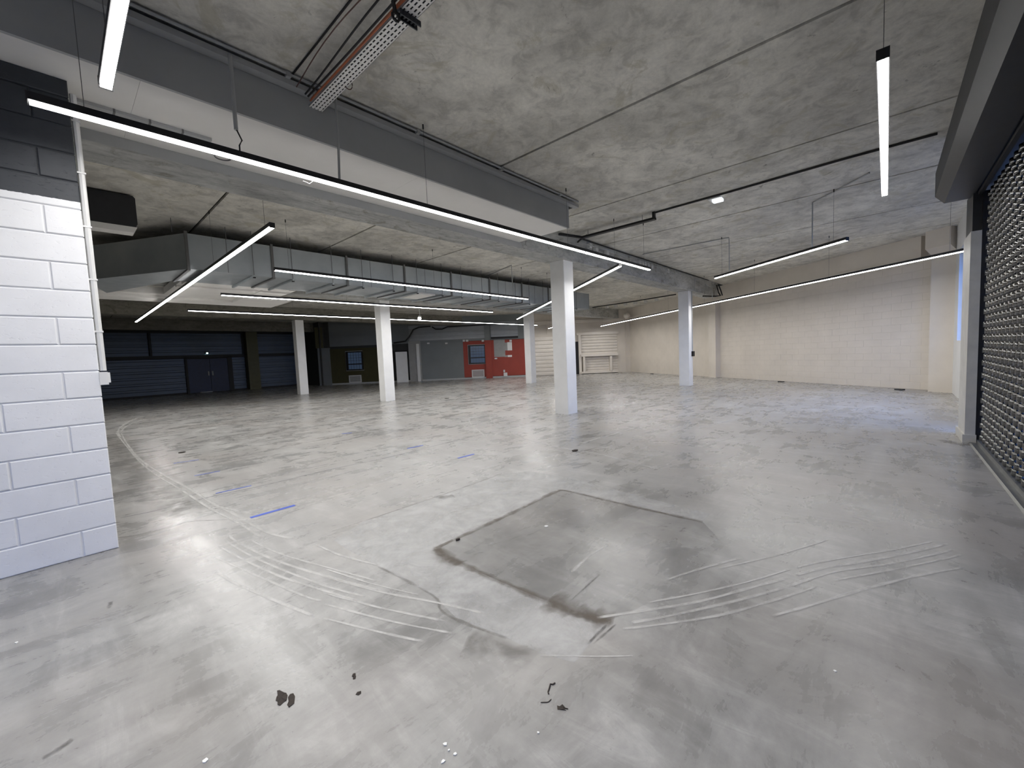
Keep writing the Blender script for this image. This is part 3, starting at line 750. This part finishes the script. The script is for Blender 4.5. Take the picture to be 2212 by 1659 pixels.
prof = [(8.25, -.56, 4.045), (8.25, -.45, 3.62), (8.25, -.45, 3.31), (8.25, -.54, 3.20), (8.25, -.80, 3.20), (8.25, -.80, 3.26), (8.25, -1.3, 3.26), (8.25, -1.3, 4.045)]
obj('drum_housing', MB().prism(prof, (0, 0, 0), (-12.5, 0, 0)), 'anthracite', rg, label='black housing of the grille drum')
obj('brush_strip', B(-4.2, 8.2, -.86, -.82, 3.17, 3.21), 'black_plastic', rg)

# ------------------------------------------------------------------ suspended linear lights
TZ = 3.10
def pz(px, py, z=TZ): q = fl(px, py, z); return (q.x, q.y, z)
def tube_light(a, b, label, power=1.0):
    A, Bv = Vector(a), Vector(b); d = (Bv - A).normalized(); L = (Bv - A).length; z0 = A.z
    t = thing('linear_light', ((A.x + Bv.x) / 2, (A.y + Bv.y) / 2, z0), label=label, cat='light', group='suspended linear lights')
    up = Vector((0, 0, 1))
    obj('housing', MB().bar(A + up * .038, Bv + up * .038, .062, .048), 'black_metal', t)
    obj('lens', MB().bar(A + d * .006 + up * .007, Bv - d * .006 + up * .007, .050, .014), 'tube_light', t)
    ld = bpy.data.lights.new('led_strip', 'AREA'); ld.shape = 'RECTANGLE'; ld.size = L - .02; ld.size_y = .048; ld.color = (1.0, .975, .94)
    ld.energy = TUBE * power * PI * (L - .02) * .052
    lo = bpy.data.objects.new('led_strip', ld); col.objects.link(lo); lo.parent = t
    lo.rotation_euler = (0, 0, math.atan2(d.y, d.x)); lo.location = (0, 0, -.003)
    obj('end_cap', MB().bar(A - d * .006 + up * .031, A + up * .031, .064, .064), 'black_plastic', t)
    obj('end_cap', MB().bar(Bv + up * .031, Bv + d * .006 + up * .031, .064, .064), 'black_plastic', t)
    n = max(2, int(L / 2.6) + 1)
    for i in range(n):
        p = A + d * (.25 + (L - .5) * i / (n - 1)); zt = ZC
        if 9.2 < p.y < 10.8 and p.x > 1.6: continue
        if p.x < 4.8 and 10.7 < p.y < 14.8: continue
        if abs(p.y - 14.4) < .1 and p.x < 4.9: continue
        for ya, yb in BY:
            if ya < p.y < yb: zt = BZ
        w = obj('hanger', MB().tube([p + up * .062, (p.x, p.y, zt)], .0022, 5), 'wire', t)
        obj('gripper', MB().tube([(p.x, p.y, zt - .05), (p.x, p.y, zt)], .009, 6), 'black_metal', w)
    return t
t1 = pz(229, 192); tube_light(t1, (t1[0], -.38, TZ), 'white linear light cut off by the top left picture edge', 2.4)
T2a, T2b = pz(60, 222), pz(1403, 584); T2y = T2a[1]
tube_light(T2a, T2b, 'longest black linear light running in front of the grey soffit', .55)
tube_light(pz(1907, 128), pz(1911, 423), 'linear light seen end on at the upper right near the black housing', .10)
tube_light(pz(1545, 602), pz(1830, 520), 'short slanting linear light in front of the beige wall beam')
tube_light(pz(1298, 705, 2.97), pz(2086, 543, 2.97), 'very long linear light running along the beige right wall')
tube_light(pz(588, 492), pz(294, 696), 'slanting linear light on the left crossing before the air duct')
tube_light(pz(593, 585), pz(1140, 647), 'linear light passing in front of the galvanised air duct')
tube_light(pz(478, 638.5), pz(1064, 675), 'middle one of the three parallel linear lights below the duct')
tube_light(pz(406, 672), pz(1160, 703), 'lowest and farthest of the three parallel linear lights')
tube_light(pz(1117, 690, 3.05), pz(1340, 576, 3.05), 'slanting linear light passing behind the nearest white column', .5)
q11 = pz(1185, 710, 2.97); tube_light(q11, (q11[0] - 2.4 * sin(math.radians(38)), q11[1] - 2.4 * cos(math.radians(38)), 2.97), 'small far linear light end peeking out behind the nearest column')

hk = [ony(x, y, T2y - .05) for x, y in ((655, 391), (669, 397), (683, 386), (679, 372))]
obj('wire_hook', MB().tube(hk, .003, 6), 'plastic_white', label='small white wire hook on the longest linear light', cat='hook')
# conduits feeding the lights
def conduit(pts, label, r=.011, mat='trunking_grey', name='conduit'):
    return obj(name, MB().tube(pts, r, 8), mat, label=label, cat='conduit')
conduit([(1.16, 4.02, 3.95), (1.16, 4.02, 3.36)], 'short grey conduit hanging at the left part of the soffit', .016)
obj('cable', MB().tube([(1.16, 4.02, 3.37), (1.19, 4.0, 3.28), (1.16, 3.97, 3.22), (1.17, T2y + .02, TZ + .068)], .006), 'black_plastic', label='black lead from the short hanging conduit to the longest light', cat='cable')
conduit([(2.03, 4.0, 3.96), (2.02, 3.99, 3.5), (2.0, T2y - .01, TZ + .068)], 'long grey conduit from the soffit trunking down to the longest light', .012)
def drop(px_top, px_end, px_tube_y, label):
    a = fl(*px_end, ZC - .015); b = fl(*px_top, ZC - .015); a = b.lerp(a, .9)
    conduit([a, b, (b.x, b.y, ZC - .05), (b.x, b.y, TZ + .07)], label)
drop((1575, 513), (1370, 553), 0, 'thin conduit on the ceiling dropping to the left end of the short slanting light')
drop((1755, 438), (1895, 365), 0, 'thin conduit dropping to the middle of the short slanting light')
drop((1105, 573), (975, 630), 0, 'grey conduit on the ceiling dropping to the light before the air duct')

# ------------------------------------------------------------------ cable tray with cables
ct = thing('cable_tray', (1.83, 4.06, 3.83), label='white perforated cable tray on the ceiling carrying loose cables', cat='cable tray')
tx0, tx1, tz = 1.795, 1.925, 3.82
plate = MB()
ty = 4.07; slot, gap = .032, .018
xsl = [tx0, tx0 + .015, tx0 + .027, tx0 + .046, tx0 + .058, tx0 + .077, tx0 + .089, tx0 + .108, tx0 + .118, tx1]
for i in range(0, 10, 2): plate.box(xsl[i], xsl[i + 1], -.40, ty, tz, tz + .003)
yy = ty - .02
while yy > -.36:
    for i in range(1, 9, 2): plate.box(xsl[i], xsl[i + 1], yy - gap, yy, tz, tz + .003)
    yy -= slot + gap
obj('perforated_plate', plate, 'soffit_white', ct)
obj('side_rail', B(tx0, tx0 + .003, -.40, ty, tz, tz + .02), 'trunking_grey', ct); obj('side_rail', B(tx1 - .003, tx1, -.40, ty, tz, tz + .02), 'trunking_grey', ct)
obj('tray_liner', B(tx0 + .006, tx1 - .006, -.40, ty - .02, tz + .006, tz + .010), 'black_plastic', ct)  # black sheet over the slots, their shade is put into its colour
def wavy(x, y0, y1, z, ax, az, ph, n=26):
    return [(x + ax * sin(ph + 5 * k / n * 2) , y0 + (y1 - y0) * k / n, z + az * sin(ph * 2 + 9 * k / n)) for k in range(n + 1)]
for nm, x, z, ax, az, ph, mt, rr in (('thicker orange cable along the left edge of the white tray', tx0 - .012, tz + .016, .002, .004, .3, 'cable_orange', .008), ('thinner orange cable on the left rail of the white tray', tx0 - .004, tz + .040, .003, .004, 1.3, 'cable_orange', .006), ('black cable sagging widest beside the white tray', tx0 - .07, tz + .075, .018, .02, 2.0, 'black_plastic', .008), ('black cable hugging the orange cable beside the white tray', tx0 - .034, tz + .040, .006, .010, .9, 'black_plastic', .009), ('thin brown cable looping above the white cable tray', tx0 - .135, tz + .10, .03, .02, 2.9, 'cable_brown', .005), ('black cable lying inside the white tray', tx0 + .03, tz + .036, .008, .004, .2, 'black_plastic', .006)):
    tag(obj('cable', MB().tube(wavy(x, 4.0, -.38, z, ax, az, ph), rr), mt), nm, 'cable', 'cables on the cable tray')
conduit([(1.66, 4.05, ZC - .012), (1.66, -.40, ZC - .012)], 'dark pipe on the ceiling left of the white cable tray', .008, 'dark_steel')
loop = [(tx1 + .04 * cos(t), 3.55 + .0 * t, tz + .03 + .05 * sin(t)) for t in [k * PI / 8 for k in range(-6, 8)]]
obj('cable', MB().tube(loop, .004), 'cable_brown', label='small red-brown cable loop on the right edge of the tray', cat='cable')
hb = thing('tray_bracket', (1.86, 2.5, tz), label='dark slotted bracket and hook holding up the cable tray', cat='bracket')
by = fl(880, 40, tz).y
for o_ in (0, .045):
    obj('slotted_rail', B(tx0 - .01, tx1 + .03, by - .05 + o_, by - .042 + o_, tz - .042, tz - .004), 'bracket', hb)
for i in range(5): obj('rung', B(tx0 + .005 + i * .03, tx0 + .017 + i * .03, by - .05, by, tz - .03, tz - .014), 'bracket', hb)
obj('rod', MB().tube([(tx0 - .03, by - .02, tz - .03), (tx0 - .052, by - .03, tz + .02), (tx0 - .052, by - .05, tz + .06), (tx0 - .02, by - .12, ZC)], .014), 'dark_steel', hb)
obj('hook', MB().tube([(tx0 - .03 + .028 * sin(t), by - .02, tz - .03 - .028 + .028 * cos(t)) for t in [k * PI / 5 for k in range(10)]], .010), 'dark_steel', hb)

# ------------------------------------------------------------------ black cable track across the ceiling on the right
tk = thing('cable_track', (8.0, 2, ZC - .05), label='black cable track running across the ceiling towards the black housing', cat='cable track')
obj('cable_run', MB().tube([(8.0, 3.4, ZC - .02), (7.98, 2.0, ZC - .018), (7.9, .5, ZC - .02), (7.92, -.44, ZC - .018)], .017), 'black_plastic', tk)
obj('channel', B(7.95, 8.05, 3.36, 5.0, ZC - .15, ZC - .11), 'black_metal', tk)
obj('upright', B(7.97, 8.03, 3.36, 3.41, ZC - .14, ZC - .001), 'black_metal', tk)
for y in (3.62, 4.86): obj('threaded_rod', MB().tube([(8.0, y, ZC - .16), (8.0, y, ZC - .001)], .005), 'wire', tk)
obj('cable_run', MB().tube([(8.02, 4.9, ZC - .1), (8.1, 5.1, ZC - .12), (8.2, 5.26, ZC - .14)], .02), 'black_plastic', tk)
obj('channel', MB().bar((8.0, 5.0, ZC - .13), (7.4, 5.2, ZC - .12), .06, .04), 'black_metal', tk)
el = thing('emergency_light', (8.14, 2.3, ZC), label='small white emergency light on the ceiling beside the black track', cat='light')
obj('base', B(8.05, 8.24, 2.22, 2.42, ZC - .03, ZC), 'plastic_white', el); obj('diffuser', B(8.09, 8.22, 2.20, 2.36, ZC - .075, ZC - .03), 'emergency_glow', el)
# cables and boxes on the beam
bc = obj('cable', MB().tube([(8.4, 5.29, ZC - .022), (10.6, 5.29, ZC - .028), (12.2, 5.29, ZC - .02), (14.0, 5.28, ZC - .03), (15.8, 5.29, ZC - .022), (17.6, 5.28, ZC - .024)], .014), 'black_plastic', label='black cable bundle running along the top of the bare beam', cat='cable')
obj('cable', MB().tube([(8.2, 5.222, ZC - .15), (9.5, 5.222, ZC - .13), (10.5, 5.222, ZC - .18), (12.5, 5.222, ZC - .15), (14.2, 5.222, ZC - .2), (15.6, 5.222, ZC - .12), (16.8, 5.222, ZC - .17), (17.4, 5.222, ZC - .28), (18.0, 5.2, ZC - .27)], .008), 'trunking_grey', label='thin grey cable looping along the bare beam', cat='cable')
for jn, (px, py) in enumerate(((1276, 531), (1289, 537), (1313, 546), (1383, 567), (1389, 569), (1394, 570), (1401, 573), (1409, 576), (1444, 585))):
    q = ony(px, py, 5.25); w = .06
    j = obj('junction_box', B(q.x - w, q.x + w, 5.24, 5.318, q.z - .055, q.z + .055), 'plastic_white', label='small white junction box on the bare beam, %s from the left' % ('first', 'second', 'third', 'fourth', 'fifth', 'sixth', 'seventh', 'eighth', 'ninth')[jn], cat='junction box', group='junction boxes on the beam')
    obj('gland', MB().tube([(q.x, 5.27, q.z - .085), (q.x, 5.27, q.z - .055)], .016), 'trunking_grey', j)
conduit([(15.98, 5.27, 3.50), (15.98, 5.27, 3.95)], 'grey conduit up the bare beam above the column with the socket')
conduit([(17.9, 5.24, 3.3), (17.9, 5.24, 3.98)], 'thin grey conduit near the right end of the bare beam')
obj('cable', MB().tube([(18.35, 5.2, 3.9), (18.5, 5.2, 3.75), (18.42, 5.15, 3.6), (18.5, 5.1, 3.48), (18.2, 5.2, 3.44), (17.6, 5.5, 3.44)], .028), 'black_plastic', label='thick black cable bundle hanging at the right end of the beam', cat='cable')
obj('cable', MB().tube([(18.6, 5.2, 3.95), (18.75, 5.15, 3.7), (18.75, 5.1, 3.5)], .025), 'black_plastic', label='second black cable bundle where the beam meets the beige wall', cat='cable')
# cables under the farther ceiling, right of the duct
a = fl(1280, 664, 3.95); b = fl(1460, 636, 3.95)
cc = obj('cable', MB().tube([a, (a * .5 + b * .5) + Vector((0, 0, -.02)), b], .03), 'black_plastic', label='black cable run on the ceiling right of the duct end', cat='cable')
for k in range(6):
    p = a.lerp(b, .2 + .12 * k)
    obj('junction_box', B(p.x - .07, p.x + .07, p.y - .07, p.y + .07, 3.78, 3.89), 'plastic_white', label='small white box on the far cable run, %s from the duct end' % ('first', 'second', 'third', 'fourth', 'fifth', 'sixth')[k], cat='junction box', group='boxes on the far cable run')
obj('cable', MB().tube([WD.at(*WD.sz(x, y, .3), .3) for x, y in ((930, 705), (905, 707), (893, 712), (884, 728), (876, 737), (850, 741))], .05), 'black_plastic', label='black hose bending down beside the grey siding', cat='cable')
obj('cable', MB().tube([WD.at(*WD.sz(x, y, .3), .3) for x, y in ((933, 706), (941, 711), (955, 711), (967, 706), (1000, 704), (1090, 699))], .045), 'black_plastic', label='black hose sagging along the top of the grey siding', cat='cable')

# ------------------------------------------------------------------ air duct
dz0, dz1, dyf, dyb, dx0, dx1 = 3.20, 3.83, 9.30, 10.68, 1.74, 15.2
du = thing('air_duct', (8, 9.9, dz0), label='large galvanised rectangular air duct hung below the ceiling', cat='duct')
jx = [1.74, 3.13, 4.70, 6.25, 7.8, 9.35, 10.9, 12.4, 13.85, 15.2]
for i in range(len(jx) - 1): obj('duct_section', B(jx[i] + .004, jx[i + 1] - .004, dyf, dyb, dz0, dz1), 'galv', du)
obj('duct_end', B(dx1 - .004, dx1 + .01, dyf - .01, dyb + .01, dz0 - .01, dz1 + .01), 'galv', du)
p1 = Vector((1.74, 9.30, 0)); dirL = (Vector((.64, 11.24, 0)) - p1).normalized(); nrm = Vector((dirL.y, -dirL.x, 0))
if nrm.y < 0: nrm = -nrm
q1 = p1; q2 = p1 + dirL * 2.5; q3 = Vector((1.74, dyb, 0)) + dirL * 2.5; q4 = Vector((1.74, dyb, 0))
obj('duct_elbow', MB().prism([(v.x, v.y, dz0) for v in (q1, q2, q3 + Vector((.4, .2, 0)), q4)], (0, 0, 0), (0, 0, dz1 - dz0)), 'galv', du)
for x in jx[:-1]:
    fg = MB().box(x - .022, x + .022, dyf - .03, dyf, dz0 - .03, dz1 + .03); fg.box(x - .022, x + .022, dyf, dyb, dz0 - .03, dz0)
    obj('flange', fg, 'wire', du)
for i, x in enumerate(jx[1:-1]):
    for dx in (-.36, .36):
        xx = x + dx
        h = obj('hanger_bar', B(xx - .02, xx + .02, dyf - .06, dyb + .06, dz0 - .045, dz0 - .003), 'galv', du)
        obj('threaded_rod', MB().tube([(xx, dyf - .035, dz0 - .05), (xx, dyf - .035, ZC)], .006), 'wire', h)
        obj('rod_nut', B(xx - .02, xx + .02, dyf - .06, dyf - .015, dz0 - .06, dz0 - .04), 'black_plastic', h)
for x in (1.55, 2.35): obj('threaded_rod', MB().tube([(x, 9.28, dz1 - .02), (x, 9.28, ZC)], .006), 'wire', du)
for x in (2.35, 5.3, 6.9, 8.6, 10.1, 11.6, 13.1): obj('seam', B(x - .004, x + .004, dyf - .004, dyf, dz0, dz1), 'wire', du)
g0 = fl(862, 643, dz0); g1 = fl(942, 639, dz0)
gr = thing('air_grille', (7.0, 10, dz0), label='white square air grille on the underside of the duct', cat='vent')
obj('frame', B(6.64, 7.26, 9.36, 10.22, dz0 - .04, dz0 - .001), 'plastic_white', gr); obj('face', B(6.70, 7.20, 9.42, 10.16, dz0 - .05, dz0 - .04), 'soffit_white', gr)

# hung air unit at the left and white plenum behind the duct
ac = thing('air_unit', (.2, 8.6, 3.5), label='dark ceiling air unit with a pale lower rim beside the block wall', cat='air conditioner')
obj('casing', MB().prism([(-1.5, 8.42, 3.58), (.98, 8.42, 3.58), (1.005, 8.42, 3.62), (1.005, 8.42, 4.0), (.98, 8.42, 4.03), (-1.5, 8.42, 4.03)], (0, 0, 0), (0, .55, 0)), 'anthracite', ac)  # back-lit shade of the casing is put into its near-black colour
obj('lower_rim', MB().prism([(-1.5, 8.43, 3.575), (1.0, 8.43, 3.575), (.96, 8.43, 3.49), (-1.5, 8.43, 3.49)], (0, 0, 0), (0, .22, 0)), 'soffit_white', ac)
pl = thing('white_plenum', (2, 12.7, 3.2), label='wide white suspended plenum box with a recessed underside behind the duct', cat='ceiling panel')
obj('body', B(1.95, 4.30, 10.95, 14.3, 3.30, 3.46), 'soffit_white', pl); obj('body', B(-3, 1.95, 13.35, 14.3, 3.30, 3.46), 'soffit_white', pl)
obj('rim', B(1.95, 4.0, 10.85, 11.2, 3.23, 3.30), 'soffit_white', pl); obj('rim', B(-3, 4.70, 13.7, 14.4, 3.23, 3.30), 'soffit_white', pl)
obj('rim', B(3.5, 4.70, 12.75, 13.7, 3.23, 3.30), 'soffit_white', pl); obj('rim', B(1.95, 3.5, 11.75, 11.85, 3.26, 3.30), 'soffit_white', pl)
obj('upper_panel', B(3.6, 4.25, 11.2, 12.75, 3.27, 3.30), 'soffit_white', pl)
# small spotlight, lamp ball
sl = thing('spotlight', (10.7, 15.0, 3.2), label='small lit spotlight hanging between the two lower linear lights', cat='light')
obj('stem', MB().tube([(10.75, 15.0, 3.24), (10.73, 15.0, 3.6), (10.73, 15.0, ZC)], .012), 'plastic_white', sl)
obj('head', MB().tube([(10.78, 15.05, 3.25), (10.66, 14.92, 3.16)], .075, 10), 'plastic_white', sl); obj('bulb', MB().tube([(10.66, 14.92, 3.16), (10.645, 14.905, 3.15)], .07, 10), 'spot_light', sl)
sp_ = WD.sz(1354, 682, 1.0)
hs = thing('ceiling_siren', WD.at(sp_[0], sp_[1], 1.0), label='round white dome hanging near the far right corner', cat='lamp')
c0 = WD.at(sp_[0], sp_[1], 1.0)
ball = MB(); bmh = bmesh.new(); bmesh.ops.create_uvsphere(bmh, u_segments=14, v_segments=8, radius=.2)
me = bpy.data.meshes.new('dome'); bmh.to_mesh(me); bmh.free(); me.transform(Matrix.Translation(c0)); me.materials.append(MATS['beige_door'])
obj('dome', me, 'beige_door', hs); obj('stem', MB().tube([c0 + Vector((0, 0, .15)), (c0.x, c0.y, ZC)], .02), 'beige_door', hs)

# ------------------------------------------------------------------ tape, leaves and litter on the floor
def tape(p, q, w, lb):
    a, b = P0(*p), P0(*q); mb = MB().bar(a + Vector((0, 0, .0012)), b + Vector((0, 0, .0012)), w, .002)
    obj('tape_strip', mb, 'blue_tape', label=lb, cat='tape', group='blue tape on the floor')
tape((541, 1118.5), (637, 1091.5), .045, 'longest and nearest strip of blue tape on the floor')
tape((466, 1066), (543, 1049), .02, 'thin blue tape strip beside the floor joint on the left')
tape((420, 1028), (475, 1017.5), .02, 'short faint blue tape strip near the left wall edge')
tape((375, 1001), (430, 993), .02, 'farthest faint blue tape strip on the left')
tape((989, 990), (1024, 981), .035, 'short blue tape strip in front of the nearest column')
tape((880, 969), (914, 962), .03, 'short blue tape strip left of the nearest column foot')
tape((738, 937), (760, 935), .03, 'tiny blue tape strip in front of the left white column')
def flat_leaf(pts, lb, name='dead_leaf', mat='dead_leaf', cat='leaf', h=.004):
    P = [P0(*p) for p in pts]; c = sum(P, Vector()) / len(P)
    t = obj(name, (lambda mb: mb)(MB()) if False else leafmesh(P, c, h), mat, label=lb, cat=cat)
    return t
def leafmesh(P, c, h):
    mb = MB(); n = len(P)
    mb.v = [(p.x, p.y, .001 + (i % 3) * h * .4) for i, p in enumerate(P)] + [(c.x, c.y, h)] + [(p.x, p.y, .0008) for p in P]
    for i in range(n):
        j = (i + 1) % n; mb.f.append((i, j, n)); mb.f.append((n + 1 + j, n + 1 + i, i, j)) if False else mb.f.append((i, n + 1 + i, n + 1 + j, j))
    mb.f.append(tuple(range(n + 1, 2 * n + 1)))
    return mb
L7 = lambda L: ca(L, .13562, 540, 1440)
flat_leaf(L7([(430, 385), (470, 380), (545, 425), (580, 420), (600, 465), (580, 545), (545, 565), (480, 625), (440, 610), (440, 560), (410, 545), (425, 490), (440, 460)]), 'larger dark dead leaf piece lying left of its twin on the near floor')
flat_leaf(L7([(605, 490), (640, 445), (690, 435), (718, 475), (705, 590), (620, 655), (590, 610), (615, 560)]), 'smaller dark dead leaf piece lying right of its twin on the near floor')
flat_leaf(L7([(1620, 160), (1640, 118), (1680, 112), (1685, 140), (1660, 165), (1640, 170)]), 'upper half of a tiny brown seed on the near floor', 'seed', 'dead_leaf', 'seed')
flat_leaf(L7([(1640, 180), (1670, 150), (1690, 160), (1680, 200), (1640, 208)]), 'lower half of a tiny brown seed on the near floor', 'seed', 'dead_leaf', 'seed')
flat_leaf(L7([(1680, 450), (1710, 410), (1770, 400), (1770, 430), (1730, 460)]), 'single oval brown seed below the seed pair', 'seed', 'dead_leaf', 'seed')
L8 = lambda L: ca(L, .09042, 1140, 1440)
flat_leaf(L8([(700, 930), (760, 960), (830, 920), (900, 985), (965, 1010), (960, 1030), (860, 1000), (915, 1055), (830, 1040), (710, 1030)]), 'curled brown leaf with two points on the floor right of centre')
def twig(px, lb, r=.002):
    obj('twig', MB().tube([P0(*p) + Vector((0, 0, r)) for p in px], r, 5), 'twig', label=lb, cat='twig')
twig(L8([(500, 670), (485, 620), (510, 550), (540, 430), (600, 440), (655, 405)]), 'bent dark twig with a forked tip above the curled leaf', .003)
twig(L8([(310, 865), (470, 860), (500, 850), (560, 790)]), 'thin short twig left of the curled leaf', .0018)
def chip(px, py, s, lb):
    c = P0(px, py); mb = MB(); k = 5
    mb.prism([(c.x + s * cos(t * 2 * PI / k + px) * random.uniform(.4, 1), c.y + s * sin(t * 2 * PI / k + px) * random.uniform(.5, 1), .0006) for t in range(k)], (0, 0, 0), (0, 0, .003))
    obj('chip', mb, 'paper', label=lb, cat='chip', group='white chips on the floor')
for px, py, s, lb in ((961, 1608, .010, 'topmost of the four white chips at the bottom centre'), (970, 1621, .006, 'smallest of the four white chips at the bottom centre'), (983, 1630, .009, 'rightmost of the four white chips at the bottom centre'), (957, 1646, .010, 'lowest of the four white chips at the bottom centre'),
                      (442, 1645, .014, 'white chip on the floor at the bottom edge left of centre'), (35, 1389, .010, 'white chip on the floor at the left edge'), (1163, 1583, .006, 'tiny white chip below the curled brown leaf'), (1180, 1137, .02, 'white chip inside the dark floor infill'),
                      (1070, 1037, .015, 'white chip on the pale concrete patch'), (588, 1088, .012, 'white chip just above the longest blue tape'), (560, 1097, .010, 'white chip above the left end of the longest blue tape'), (1804, 1450, .008, 'white chip on the floor at the lower right')):
    chip(px, py, s, lb)
for px, py, s in ((965, 861, .09), (1242, 974, .06), (393, 978, .05), (989, 1167, .02)):
    c = P0(px, py); obj('debris', MB().prism([(c.x + s * cos(t), c.y + s * .6 * sin(t), .001) for t in (0, 1, 2.2, 3.3, 4.4, 5.5)], (0, 0, 0), (0, 0, .012)), 'dead_leaf', label={965: 'dark scrap on the floor in front of the far red wall', 1242: 'dark scrap on the floor below the nearest column', 393: 'dark red scrap on the floor near the block wall', 989: 'dark blob on the edge of the concrete patch'}[px], cat='scrap')
